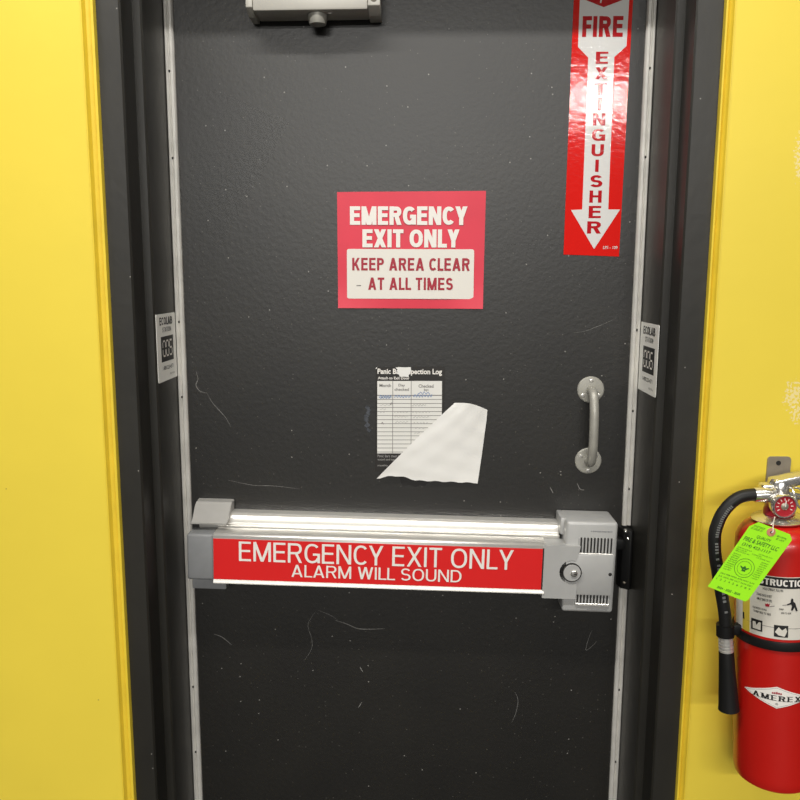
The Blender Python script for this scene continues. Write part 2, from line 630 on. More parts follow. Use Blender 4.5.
door = struct('door_1', MB().box(Xl1 + 0.003, Xr1 - 0.003, YD, YD + 0.045, 0.008, ZH - 0.003), 'door')


def door_strokes(name, m, strokes):
    for pts, wd in strokes:
        P = [(at(x, y, YD).x, at(x, y, YD).z) for x, y in pts]
        P = [(v.x, v.y) for v in catmull([Vector((a, c, 0)) for a, c in P], 6)]
        n = len(P)
        ws = [wd * (0.25 + 0.75 * math.sin(math.pi * (i + 0.5) / n)) for i in range(n)]
        obj(name, MB().ribbon(P, ws, YD - 0.0004), m, door)


door_strokes('scratch', 'scuff', [
    ([(335, 620), (347, 624), (358, 628.5), (372, 629), (385, 628.5)], 0.0018),
    ([(316, 611), (311, 618), (308, 626), (312, 640), (311, 650), (304, 661)], 0.0008),
    ([(318, 610), (330, 615), (338, 620)], 0.0008),
    ([(207, 393), (212, 402), (219, 410), (226, 418), (231, 427)], 0.0012),
    ([(196, 371), (198, 379), (196, 385), (200, 391), (207, 393)], 0.0016),
    ([(515, 692), (518, 700), (516, 712), (512, 722)], 0.0009),
    ([(592, 630), (588, 640), (586, 650), (592, 646), (597, 641)], 0.0009),
    ([(228, 480), (252, 485), (276, 486), (300, 489)], 0.0010),
    ([(577, 483), (580, 489), (584, 490)], 0.0016),
    ([(550, 487), (553, 493)], 0.0018),
    ([(360, 667), (363, 672)], 0.0018),
    ([(214, 634), (222, 637), (232, 645)], 0.0016),
    ([(362, 702), (358, 708)], 0.0014),
    ([(573, 333), (585, 331), (596, 327), (606, 323), (616, 318)], 0.0008),
])
pm = MB()
for k in range(9):
    zx = [(368 + random.uniform(-2, 2), 407 + k * 2.6 + random.uniform(-1, 1)) for _ in range(1)][0]
    pts = [(zx[0] - 1.5, zx[1]), (zx[0] + 1.8, zx[1] + 2.4)]
    pm.ribbon([(at(x, y, YD).x, at(x, y, YD).z) for x, y in pts], 0.006, YD - 0.0004 - k * 0.00001)
obj('smear', pm, 'smear', door)

# =================================================================== WEATHER STRIPS
def weather_strip(name, label, inner_px, row, s, z0, z1, screws):
    """s=+1 left jamb, -1 right; flat carrier with a rounded bead"""
    xo = Xl2 if s > 0 else Xr2
    xi = at(inner_px, row, YD - 0.008).x
    root = thing(name, label, 'weather strip', (xo, YD, z0), group='aluminium weather strips round the door')
    wd = abs(xi - xo)
    L = z1 - z0
    pr = [(s * 0.0005, -0.001), (s * 0.0005, -0.006), (s * wd * 0.12, -0.008), (s * wd * 0.34, -0.008), (s * wd * 0.40, -0.006), (s * wd * 0.48, -0.006),
          (s * wd * 0.60, -0.010), (s * wd * 0.86, -0.010), (s * wd, -0.007), (s * wd, -0.001)]
    obj('carrier', MB().prism(pr, 'z', 0, L), 'alu', root)
    for (px, py) in screws:
        p = at(px, py, YD - 0.007)
        obj('screw', MB().screw(s * wd * 0.42, -0.006, p.z - z0, 0.0024, 0.002), 'dark', root)
    return root


zs1 = at(630, 527, YD - 0.018).z
zs2 = at(624, 589, YD - 0.018).z
weather_strip('weather_strip', 'long aluminium weather strip on the left door jamb, behind the bar end', 187.0, 400, 1, 0.02, Zh - 0.001,
              [(167, 71), (171, 158), (179, 322), (182, 397), (190, 687), (194, 752)])
weather_strip('weather_strip', 'aluminium weather strip on the right door jamb, above the latch', 628.4, 400, -1, zs1, Zh - 0.001,
              [(657, 68), (651, 157), (639.5, 330), (634.5, 411), (632, 489)])
weather_strip('weather_strip', 'aluminium weather strip on the right door jamb, below the latch', 628.4, 400, -1, 0.02, zs2,
              [(622, 690), (617, 762)])

# =================================================================== DOOR CLOSER
Dc = 0.066
pl, pr_ = at(248, 10.6, YD - Dc), at(370, 8.8, YD - Dc)
zc0 = at(310, 10, YD - Dc).z
root = thing('door_closer', 'silver surface door closer with round knob at top of black door', 'door closer', ((pl.x + pr_.x) / 2, YD, zc0), (0, R(-0.5), 0))
hw = (pr_.x - pl.x) / 2
obj('body', MB().box(-hw + 0.008, hw - 0.004, -Dc, -0.002, 0.0, 0.058, 0.004), 'cream', root)
for s in (-1, 1):
    x0, x1 = (-hw - 0.004, -hw + 0.008) if s < 0 else (hw - 0.004, hw + 0.018)
    e = obj('end_plate', MB().prism([(-0.0015, -0.004), (-Dc * 0.62, -0.004), (-Dc - 0.001, 0.006), (-Dc - 0.001, 0.060), (-0.0015, 0.060)], 'x', x0, x1, 0.0015), 'cream', root)
    if s > 0:
        for zz in (0.018, 0.040):
            obj('screw', MB().screw(hw + 0.007, -Dc - 0.001, zz, 0.006, 0.002), 'steel', e)
            obj('screw_slot', MB().box(hw + 0.004, hw + 0.010, -Dc - 0.0034, -Dc - 0.0028, zz - 0.0008, zz + 0.0008), 'dark', e)
kp = at(317.5, 17, YD - 0.042)
kz = -0.019
kx = kp.x - root.location.x
obj('pinion_cap', MB().lathe([(0.0, kz), (0.009, kz), (0.015, kz + 0.002), (0.0175, kz + 0.010), (0.0185, kz + 0.0195), (0, kz + 0.0195)], 32, Matrix.Translation((kx, -0.040, 0))), 'handle', root)
obj('valve_pin', MB().box(kx + 0.020, kx + 0.028, -0.052, -0.049, -0.002, 0.001, 0.0005), 'alu_bright', root)

# =================================================================== FIRE EXTINGUISHER SIGN
Ys = YD - 0.0015


def loc2(root):
    def f(px, py, Y=Ys):
        p = at(px, py, Y)
        return (p.x - root.location.x, p.z - root.location.z)
    return f


def poly(mb, pts, y, th):
    """a thin plate of outline pts (x,z) whose front is at y and back at y+th"""
    return mb.prism(pts, 'y', y, y + th)


o0 = at(564, 254, Ys)
root = thing('fire_extinguisher_sign', 'tall red FIRE EXTINGUISHER arrow sign on upper right of black door', 'sign', (o0.x, YD, o0.z))
q = loc2(root)
obj('board', poly(MB(), [q(563.5, 254.5), q(619, 256.5), q(634.5, -26), q(574.8, -26)], -0.0012, 0.001), 'ext_red', root)
ya = -0.0016
obj('white_arrow', poly(MB(), [q(594, 249), q(620, 209.5), q(608.2, 209.5), q(614.3, 57), q(626.5, 46), q(630, -14), q(580.3, -14), q(578, 47), q(588.2, 57.5), q(582.2, 209.5), q(571, 210)], ya, 0.0004), 'ext_white', root)
obj('red_chevron', poly(MB(), [q(580.5, -12), q(583, -1), q(603.8, 7.2), q(622.5, 0), q(629.8, -12)], ya - 0.0003, 0.0003), 'ext_text', root)


def tbox(q, x0, y0, x1, y1, Y=Ys):
    a, b2 = q(x0, y1, Y), q(x1, y0, Y)
    return a[0], a[1], b2[0], b2[1]


ch = obj('flame_mark', poly(MB(), [q(600, 3), q(601.2, 3.2), q(602.2, -3), q(600.5, -4)], ya - 0.0006, 0.0003), 'ext_white', root)
obj('lettering', caps('FIRE', *tbox(q, 582, 16, 623.5, 37), ya - 0.0003, 0.23, 0.11), 'ext_text', root)
for k, c in enumerate('EXTINGUISHER'):
    yc = 57.8 + k * 15.42
    xc = 602 - (yc - 57) * 0.0465
    hwid = {'I': 2.0, 'R': 7.2, 'G': 6.8, 'U': 6.4}.get(c, 6.4)
    obj('letter', caps(c, *tbox(q, xc - hwid, yc - 6.1, xc + hwid, yc + 6.1), ya - 0.0003, 0.20, 0), 'ext_text', root)
obj('lettering', text_mesh('LPS - 109', *tbox(q, 603, 246, 617.5, 249), -0.0016, 0.01), 'ext_white', root)

# =================================================================== EMERGENCY EXIT SIGN
o0 = at(412, 309, Ys)
root = thing('emergency_exit_sign', 'red and white EMERGENCY EXIT ONLY paper sign with KEEP AREA CLEAR panel', 'sign', (o0.x, YD, o0.z))
q = loc2(root)
gm = MB()
NX, NZ = 12, 9
C4 = [q(337, 192), q(486, 190.8), q(482.8, 308.8), q(338.2, 308)]
grid = []
for j in range(NZ + 1):
    row = []
    for i in range(NX + 1):
        u, v = i / NX, j / NZ
        x = (C4[0][0] * (1 - u) + C4[1][0] * u) * (1 - v) + (C4[3][0] * (1 - u) + C4[2][0] * u) * v
        z = (C4[0][1] * (1 - u) + C4[1][1] * u) * (1 - v) + (C4[3][1] * (1 - u) + C4[2][1] * u) * v
        lift = 0.0012 + 0.004 * max(0, v - 0.85) / 0.15 * (max(0, 1 - u * 3) + max(0, u * 4 - 3)) + 0.0004 * math.sin(u * 9 + v * 5)
        row.append(gm.bm.verts.new((x, -lift, z)))
    grid.append(row)
for j in range(NZ):
    for i in range(NX):
        gm.bm.faces.new((grid[j][i], grid[j + 1][i], grid[j + 1][i + 1], grid[j][i + 1]))
bd = obj('paper', gm, 'sign_red', root)
yb = -0.0024


def rounded(x0, z0, x1, z1, r, n=5):
    out = []
    for cx, cz, a0 in ((x1 - r, z1 - r, 0), (x0 + r, z1 - r, 90), (x0 + r, z0 + r, 180), (x1 - r, z0 + r, 270)):
        for k in range(n + 1):
            a = R(a0 + 90 * k / n)
            out.append((cx + r * math.cos(a), cz + r * math.sin(a)))
    return out


obj('white_panel', poly(MB(), rounded(*tbox(q, 347.2, 249.3, 474.2, 298.5), 0.004), yb, 0.0004), 'sign_white', root)
obj('lettering', caps('EMERGENCY', *tbox(q, 350, 206.5, 467.5, 224.8), yb, 0.235, 0.075), 'white_print', root)
obj('lettering', caps('EXIT ONLY', *tbox(q, 362.5, 229.5, 459.5, 247.3), yb, 0.235, 0.075), 'white_print', root)
obj('lettering', caps('KEEP AREA CLEAR', *tbox(q, 352.3, 258.2, 469.8, 270.4), yb - 0.0004, 0.20, 0.13), 'sign_text_red', root)
obj('lettering', caps('AT ALL TIMES', *tbox(q, 368.2, 277.8, 453, 289.8), yb - 0.0004, 0.20, 0.13), 'sign_text_red', root)
obj('pen_mark', poly(MB(), [q(356.5, 285.2), q(361, 285), q(361, 286.1), q(356.5, 286)], yb - 0.0003, 0.0003), 'grey_print', root)

# =================================================================== INSPECTION LOG
o0 = at(410, 471, Ys)
root = thing('inspection_log', 'black bordered Panic Bar Inspection Log form with ruled white table', 'form', (o0.x, YD, o0.z))
q = loc2(root)
obj('card', poly(MB(), [q(375, 471.5), q(443.5, 471.5), q(445, 366.4), q(375.8, 367)], -0.0012, 0.001), 'log_black', root)
yl = -0.0016
obj('white_table', poly(MB(), [q(377.2, 453.4), q(441.6, 453.4), q(442, 381), q(377.3, 381)], yl, 0.0004), 'sticker_white', root)
rl = MB()
for k in range(15):
    y = 395.3 + k * 4.05
    if y < 453:
        rl.ribbon([q(377.3, y), q(441.8, y)], 0.0011 if k else 0.0016, yl - 0.0003)
for x in (392.8, 411.2):
    rl.ribbon([q(x, 381), q(x - 0.2, 453.2)], 0.0011, yl - 0.00032)
obj('ruled_lines', rl, 'grey_print', root)
obj('lettering', text_mesh('Panic Bar Inspection Log', *tbox(q, 377.5, 369, 442, 375.5), -0.0016, 0.03), 'white_print', root)
obj('lettering', text_mesh('Attach to Exit Door', *tbox(q, 377.8, 376.8, 409.5, 379.3), -0.0016, 0.02), 'white_print', root)
for t, x0, y0, x1, y1 in (('Month', 379.5, 383.8, 391, 387), ('Day', 398.5, 383.8, 405, 387.2), ('checked', 394.5, 388, 409, 390.8), ('Checked', 418.5, 384.4, 433.5, 387.6), ('by:', 424, 388.6, 428.6, 391.6)):
    obj('lettering', text_mesh(t, *tbox(q, x0, y0, x1, y1), yl - 0.0003, 0.02), 'grey_print', root)


def scrawl(x0, x1, y, amp, n):
    return [(x0 + (x1 - x0) * i / n, y + amp * math.sin(i * 2.1) * random.uniform(0.4, 1.0)) for i in range(n + 1)]


def hand(m, rows, wd=0.0008):
    for x0, x1, y, amp, n in rows:
        k = MB()
        pts = [Vector((*q(*p), 0)) for p in scrawl(x0, x1, y, amp, n)]
        k.ribbon([(v.x, v.y) for v in catmull(pts, 3)], wd, yl - 0.0005)
        obj('handwriting', k, m, root)


hand('blue_ink', [(379, 392, 396.5, 1.8, 16), (380, 391, 397.5, 1.5, 12), (394, 411, 396.5, 1.6, 18), (413, 432, 395.8, 2.0, 20), (418, 430, 393, 1.7, 10)], 0.0010)
hand('pencil', [(380, 392, 405, 1.1, 9), (412, 426, 405, 1.2, 14), (394, 408, 412, 1.2, 14), (412, 430, 412, 1.3, 16), (394, 408, 416.5, 1.1, 12), (413, 429, 417, 1.3, 15),
                (395, 408, 422, 1.1, 12), (412, 428, 423, 1.3, 15), (380, 386, 409, 0.9, 5), (380, 385, 412, 0.9, 5), (415, 426, 428, 1.0, 9), (414, 420, 433, 0.8, 6)], 0.0006)
hand('grey_print', [(381, 383.5, 423, 1.6, 4), (390, 393, 403.5, 1.6, 4)], 0.0011)
for t, x0, y0, x1, y1 in (('Panic bars must be', 377.6, 454.8, 401, 457.2), ('tested and logged', 377.6, 458.6, 398, 461), ('monthly', 377.6, 464.6, 388, 466.8)):
    obj('fine_print', text_mesh(t, *tbox(q, x0, y0, x1, y1), -0.0016, 0.0), 'pencil', root)
obj('lost_corner', poly(MB(), [q(375.4, 368.3), q(377.4, 366.8), q(377, 368.2), q(376, 369)], -0.0016, 0.0004), 'sticker_white', root)

# torn scrap of white tape left on the title
tp = [q(395.6, 367.6), q(398.8, 367.0), q(405, 367.4), q(410.8, 367), q(411, 370.5), q(410.2, 373.4), q(408.6, 375.2), q(408.8, 377), q(403, 376.6), q(399.6, 376.6), q(399, 374.6), q(397.2, 373.8), q(398.6, 372.2), q(396.4, 370.8), q(397.6, 369.6)]
tw = [(x + root.location.x, z + root.location.z) for x, z in tp]
tp_o = thing('tape_scrap', 'torn white tape scrap stuck over the title of the inspection log', 'tape', (tw[0][0], YD - 0.0018, tw[0][1]))
obj('scrap', poly(MB(), [(x - tw[0][0], z - tw[0][1]) for x, z in tp[:0] or tw], -0.0004, 0.0003), 'paper', tp_o)

# folded sheet peeling off the door across the log
o0 = at(440, 481, YD - 0.004)
root = thing('peeling_sheet', 'loose blank white sheet peeling off across lower right of the inspection log', 'paper', (o0.x, YD, o0.z))
EDGE_L = [(454.6, 403, 0.006), (442, 414.5, 0.0085), (430.5, 425.5, 0.010), (418, 437, 0.012), (406, 449, 0.013), (395, 460, 0.0135), (385, 470, 0.0125), (376.6, 478.7, 0.010)]
EDGE_R = [(487.3, 409.8, 0.003), (486.5, 420, 0.003), (485, 430.5, 0.003), (483.6, 441, 0.003), (482.2, 451.5, 0.003), (480.7, 462, 0.0032), (479.2, 472.5, 0.0036), (477.6, 483, 0.004)]
sm = MB()
gr = []
NU = 26
for j in range(29):
    t = j / 28 * 7
    a = min(int(t), 6)
    f = t - a
    el = [EDGE_L[a][k] * (1 - f) + EDGE_L[a + 1][k] * f for k in range(3)]
    er = [EDGE_R[a][k] * (1 - f) + EDGE_R[a + 1][k] * f for k in range(3)]
    row = []
    for i in range(NU + 1):
        u = i / NU
        v = j / 28
        px = el[0] * (1 - u) + er[0] * u
        py = el[1] * (1 - u) + er[1] * u
        py += -3.5 * v ** 4 * math.sin(math.pi * min(1, u * 2.6)) * (1 if u < 0.385 else 0) + 0.5 * v ** 6 * math.sin(u * 40)
        py += -2.6 * (1 - v) ** 6 * math.sin(math.pi * u)
        d = el[2] * (1 - u) ** 1.5 + er[2] * (1 - (1 - u) ** 1.5) + 0.004 * math.sin(math.pi * u) + 0.0003 * math.sin(u * 17 + v * 11) + 0.0003 * math.sin(v * 27 - u * 7) + random.uniform(-1, 1) * 0.00012
        p = at(px, py, YD - max(d, 0.0028))
        row.append(sm.bm.verts.new((p.x - root.location.x, p.y - YD, p.z - root.location.z)))
    gr.append(row)
for j in range(28):
    for i in range(NU):
        sm.bm.faces.new((gr[j][i], gr[j + 1][i], gr[j + 1][i + 1], gr[j][i + 1]))
so = obj('sheet', sm, 'paper', root)
md = so.modifiers.new('thickness', 'SOLIDIFY')
md.thickness = 0.0004
md.offset = 1

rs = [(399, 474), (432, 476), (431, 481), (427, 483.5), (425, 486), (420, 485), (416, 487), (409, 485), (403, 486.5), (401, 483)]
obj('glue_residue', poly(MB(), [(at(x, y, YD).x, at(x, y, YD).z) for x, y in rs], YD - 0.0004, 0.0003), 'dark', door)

# =================================================================== PULL HANDLE
pt, pb = at(590.5, 389.5, YD), at(588, 460.5, YD)
root = thing('pull_handle', 'small grey curved pull handle on two round plates, right side of door', 'door handle', (pb.x, YD, pb.z))
dx, dz = pt.x - pb.x, pt.z - pb.z
rp = 13.4 / 512
face = Matrix.Rotation(R(90), 4, 'X')
for cx, cz, angs in ((dx, dz, (90, 215, 325)), (0, 0, (145, 40, 270))):
    p = obj('mounting_plate', MB().lathe([(rp, 0), (rp, 0.002), (rp * 0.93, 0.0038), (rp * 0.55, 0.0048), (0, 0.0048)], 40, Matrix.Translation((cx, 0, cz)) @ face), 'handle', root)
    for a in angs:
        obj('screw', MB().screw(cx + rp * 0.72 * math.cos(R(a)), -0.0036, cz + rp * 0.72 * math.sin(R(a)), 0.0042, 0.0028), 'alu_bright', p)
gp = [(dx, 0, dz), (dx, -0.012, dz), (dx, -0.028, dz - 0.006), (dx * 0.95, -0.037, dz - 0.026), (dx * 0.7, -0.0405, dz * 0.68), (dx * 0.5, -0.0415, dz * 0.5), (dx * 0.3, -0.0405, dz * 0.32), (dx * 0.05, -0.037, 0.026), (0, -0.028, 0.006), (0, -0.012, 0), (0, 0, 0)]
gp = [Vector((p[0], p[1] - 0.003 if i not in (0, 10) else -0.003, p[2])) for i, p in enumerate(gp)]
obj('grip', MB().tube(gp, 0.0088, 20, 5), 'handle', root)

# =================================================================== STATION STICKERS
def station_sticker(label, side, digits, px):
    """px: near-top, far-top, near-bottom, far-bottom pixel corners on the stop soffit"""
    X = Xl2 if side > 0 else Xr2
    nt_, ft, nb, fb = [atx(x, y, X) for x, y in px]
    y0 = (nt_.y + nb.y) / 2
    y1 = (ft.y + fb.y) / 2
    z1 = (nt_.z + ft.z) / 2
    z0 = (nb.z + fb.z) / 2
    y1 = min(y1, YD - 0.010)
    cy = (y0 + y1) / 2
    r = thing('station_sticker', label, 'sticker', (X, cy, z0), (0, 0, R(90 * side)), 'white station stickers on the door jambs')
    wd, h = y1 - y0, z1 - z0
    obj('sticker', MB().prism(rounded(-wd / 2, 0, wd / 2, h, 0.003), 'y', -0.001, -0.0002), 'station_white', r)
    yy = -0.0012

    def bx(u0, v0, u1, v1):
        return (-wd / 2 + wd * u0, h * v0, -wd / 2 + wd * u1, h * v1)
    obj('lettering', caps('ECOLAB', *bx(0.16, 0.835, 0.82, 0.95), yy, 0.21, 0.10), 'black_print', r)
    obj('lettering', caps('STATION', *bx(0.28, 0.73, 0.74, 0.80), yy, 0.13, 0.12), 'black_print', r)
    bxx = bx(0.20, 0.29, 0.84, 0.665)
    pn = obj('black_panel', MB().box(bxx[0], bxx[2], yy, yy + 0.0004, bxx[1], bxx[3]), 'black_print', r)
    segs = {'0': 'abcdef', '5': 'afgcd', '6': 'afgedc'}
    dg = MB()
    for k, c in enumerate(digits):
        u0 = 0.275 + 0.175 * k
        x0, zz0, x1, zz1 = bx(u0, 0.375, u0 + 0.135, 0.595)
        zm = (zz0 + zz1) / 2
        g = (x1 - x0) * 0.12
        S = {'a': ((x0 + g, zz1), (x1 - g, zz1)), 'd': ((x0 + g, zz0), (x1 - g, zz0)), 'g': ((x0 + g, zm), (x1 - g, zm)),
             'f': ((x0, zm + g), (x0, zz1 - g)), 'e': ((x0, zz0 + g), (x0, zm - g)), 'b': ((x1, zm + g), (x1, zz1 - g)), 'c': ((x1, zz0 + g), (x1, zm - g))}
        for sg in segs[c]:
            dg.ribbon(S[sg], 0.0034, yy - 0.0003)
    obj('digits', dg, 'white_print', pn)
    obj('lettering', text_mesh('1-888-223-4571', *bx(0.24, 0.165, 0.80, 0.225), yy, 0.01), 'black_print', r)
    obj('fine_print', text_mesh('REV 0216', *bx(0.62, 0.07, 0.86, 0.10), yy, 0.0), 'grey_print', r)


station_sticker('white station sticker numbered 005 on the left door jamb', 1, '005', [(155, 314.4), (176.5, 312.2), (158.4, 383), (179.5, 375.6)])
station_sticker('white station sticker numbered 006 on the right door jamb', -1, '006', [(660, 325), (642, 322), (655.8, 396.3), (637, 389.4)])

# =================================================================== PANIC EXIT BAR
DB = 0.088           # how far the push bar stands off the door
A_, B_ = at(213, 538.5, YD - DB), at(543, 549, YD - DB)
alpha = math.atan2(A_.z - B_.z, B_.x - A_.x)
o0 = at(213, 560, YD - DB)
root = thing('panic_exit_bar', 'silver panic bar with red EMERGENCY EXIT ONLY ALARM WILL SOUND label across door', 'panic bar', (o0.x, YD, o0.z), (0, alpha, 0))
RB = Euler((0, alpha, 0)).to_matrix().inverted()


def qb(px, py, d=DB):
    p = RB @ (at(px, py, YD - d) - Vector((o0.x, YD, o0.z)))
    return p.x, p.z


xl_, zt_ = qb(213, 534.5)
xr_, zb_ = qb(543.5, 595.5)
_, zt_ = qb(300, 536.2)
_, zb_ = qb(300, 585.8)
# mounting rail fixed to the door
_, rz1 = qb(300, 510.6, 0.0)
rx1, _ = qb(560, 520, 0.04)
rx0, _ = qb(200, 520, 0.04)
_, rz_front = qb(300, 515.5, 0.03)
prf = [(-0.0005, rz1), (-0.026, rz1), (-0.032, rz1 - 0.005), (-0.040, rz1 - 0.017), (-0.040, rz1 - 0.020), (-0.046, rz1 - 0.020), (-0.046, rz1 - 0.026),
       (-0.040, rz1 - 0.030), (-0.040, zb_ + 0.006), (-0.0005, zb_ + 0.006)]
obj('rail', MB().prism(prf, 'x', rx0, rx1, 0.0006, 1), 'alu_bright', root)
# push bar
pbp = [(-0.048, zt_ - 0.003), (-0.048, zt_), (-DB + 0.004, zt_), (-DB, zt_ - 0.004), (-DB, zb_ + 0.003), (-DB + 0.003, zb_), (-0.048, zb_)]
push = obj('push_bar', MB().prism(pbp, 'x', xl_, xr_, 0.0006, 1), 'alu_bright', root)
_, lz1 = qb(300, 541.2)
_, lz0 = qb(300, 581.6)
lx0, _ = qb(213.6, 560)
lx1, _ = qb(541.8, 570)
obj('lower_lip', MB().prism([(-DB + 0.001, zb_ + 0.0082), (-DB - 0.0012, zb_ + 0.0082), (-DB - 0.0042, zb_ + 0.0035), (-DB - 0.0042, zb_ + 0.0012), (-DB + 0.001, zb_ + 0.0002)], 'x', xl_ + 0.0003, xr_ - 0.0003), 'alu', push)
lab = obj('red_label', MB().box(lx0, lx1, -DB - 0.0008, -DB + 0.0002, lz0, lz1), 'bar_red', push, 'red label strip with white lettering')


def bbox(x0, ym, hgt, x1):
    """lettering box from left px, mid row at the centre px, height px"""
    xa, _ = qb(x0, ym)
    xb, _ = qb(x1, ym)
    xm = (x0 + x1) / 2
    _, z1 = qb(xm, ym - hgt / 2)
    _, z0 = qb(xm, ym + hgt / 2)
    return xa, z0, xb, z1


obj('lettering', caps('EMERGENCY EXIT ONLY', *bbox(239, 555.4, 19.6, 513.5), -DB - 0.0011, 0.125, 0.115), 'white_print', lab)
obj('lettering', caps('ALARM WILL SOUND', *bbox(291.5, 573.3, 12.2, 461.5), -DB - 0.0011, 0.125, 0.115), 'white_print', lab)
# left end: cap on the push bar, and a wedge bracket on the door
ex0, _ = qb(188.5, 555, DB - 0.01)
_, ez1 = qb(200, 534.0)
_, ez0 = qb(200, 579.8)
obj('end_cap', MB().box(ex0, xl_ + 0.0004, -DB - 0.0015, -0.046, ez0, ez1, 0.005, 3), 'grey_plastic', root, 'grey plastic end cap on the push bar')
w0, wz1 = qb(198.5, 498.2, 0.004)
w1, _ = qb(234, 498.2, 0.004)
wf0, wzf = qb(190, 524, 0.072)
wf1, _ = qb(226, 524, 0.072)
_, wm = qb(210, 506, 0.022)
wb = MB()
secs = [(-0.0005, w0, w1, wz1), (-0.024, w0 + 0.001, w1 + 0.0005, wz1 - 0.001), (-0.030, w0, w1 - 0.0005, wz1 - 0.006), (-0.060, wf0 + 0.001, wf1 + 0.001, wzf + 0.007), (-0.070, wf0, wf1, wzf + 0.001), (-0.068, wf0, wf1, wzf - 0.001)]
ra = [[wb.bm.verts.new((x0, y, z)), wb.bm.verts.new((x1, y, z))] for y, x0, x1, z in secs]
zb2 = wzf - 0.001
bt = [[wb.bm.verts.new((x0, y, zb2)), wb.bm.verts.new((x1, y, zb2))] for y, x0, x1, z in secs[:-1]]
bt.append(ra[-1])
for k in range(5):
    wb.bm.faces.new((ra[k][0], ra[k][1], ra[k + 1][1], ra[k + 1][0]))
    wb.bm.faces.new((bt[k][1], bt[k][0], bt[k + 1][0], bt[k + 1][1])) if k < 4 else wb.bm.faces.new((bt[k][1], bt[k][0], ra[5][0], ra[5][1]))
    for s in (0, 1):
        vs = [ra[k][s], ra[k + 1][s], bt[k + 1][s], bt[k][s]]
        vs = list(dict.fromkeys(vs))
        wb.bm.faces.new(vs)
wb.bm.faces.new((ra[0][1], ra[0][0], bt[0][0], bt[0][1]))
bmesh.ops.recalc_face_normals(wb.bm, faces=wb.bm.faces[:])
bmesh.ops.bevel(wb.bm, geom=wb.bm.edges[:], offset=0.0012, segments=2, affect='EDGES')
eb = obj('end_bracket', wb, 'silver_dull', root)
b0, bz0 = qb(193, 587.5, 0.04)
b1, _ = qb(227, 587.5, 0.04)
obj('bracket_foot', MB().box(b0, b1, -0.046, -0.0005, bz0, zb_ + 0.02, 0.003), 'grey_plastic', root)

# right end: alarm housing
hx0, hz1 = qb(567, 521.5, 0.082)
hx1, _ = qb(617, 560, 0.082)
_, hz0 = qb(585, 612.5, 0.082)
hx1, _ = qb(615.5, 570, 0.082)
hx0, _ = qb(564, 570, 0.082)
hou = obj('alarm_housing', MB().box(hx0, hx1, -0.082, -0.0005, hz0, hz1, 0.006, 3), 'silver', root)
# collar where the rail enters
obj('rail_collar', MB().box(hx0 - 0.007, hx0 + 0.004, -0.058, -0.0005, hz1 - 0.034, hz1 - 0.001, 0.002), 'silver', root)


# cover piece at the end of the push bar, cut round the lock
kx, kz = qb(571.8, 572.4, DB + 0.003)
kr = 0.0215
cx0, cz1 = qb(544.5, 545, DB)
_, cz0 = qb(555, 598, DB)
cxr, _ = qb(578.5, 570, DB)
cov = [(cx0, cz0), (cxr - 0.003, cz0), (cxr - 0.002, kz - kr * 0.98)]
for k in range(13):
    a = R(285 - 210 * k / 12)
    cov.append((kx + kr * 1.12 * math.cos(a) * 0.98, kz + kr * 1.12 * math.sin(a)))
cov += [(cxr, cz1 - 0.010), (cxr + 0.001, cz1), (cx0, cz1)]
obj('end_cover', MB().prism(cov, 'y', -DB - 0.0025, -0.046), 'silver', root)
obj('gap_shadow_strip', MB().box(lx1 + 0.0002, cx0 + 0.0002, -DB - 0.0004, -0.05, lz0 - 0.002, lz1 + 0.001), 'dark', root).name = 'gap_shade_strip'  # dark strip painted in as the shade between push bar and end cover
_p2 = qb(560, 572, DB)
ck = obj('lock_cover', MB().box(kx - 0.012, hx1 - 0.006, -DB - 0.001, -0.080, cz0 + 0.008, cz1 - 0.016, 0.002), 'silver', root)
rim = obj('lock_rim', MB().lathe([(0.0185, 0), (0.0185, 0.0065), (0.0172, 0.0075), (0.0160, 0.0065), (0.0160, 0)], 40, Matrix.Translation((kx, -DB + 0.001, kz)) @ face), 'dark', root)
cyl = obj('lock_cylinder', MB().lathe([(0.0168, 0), (0.0168, 0.0068), (0.0160, 0.0078), (0, 0.0078)], 40, Matrix.Translation((kx, -DB + 0.001, kz)) @ face), 'silver', root)
obj('key_plug', MB().lathe([(0.0065, 0), (0.0065, 0.0102), (0.0055, 0.0108), (0, 0.0108)], 28, Matrix.Translation((kx + 0.0035, -DB + 0.001, kz - 0.0005)) @ face), 'chrome', cyl)
obj('keyhole', MB().box(kx + 0.0030, kx + 0.0085, -DB - 0.0102, -DB - 0.0095, kz - 0.0018, kz - 0.0002), 'dark', cyl)
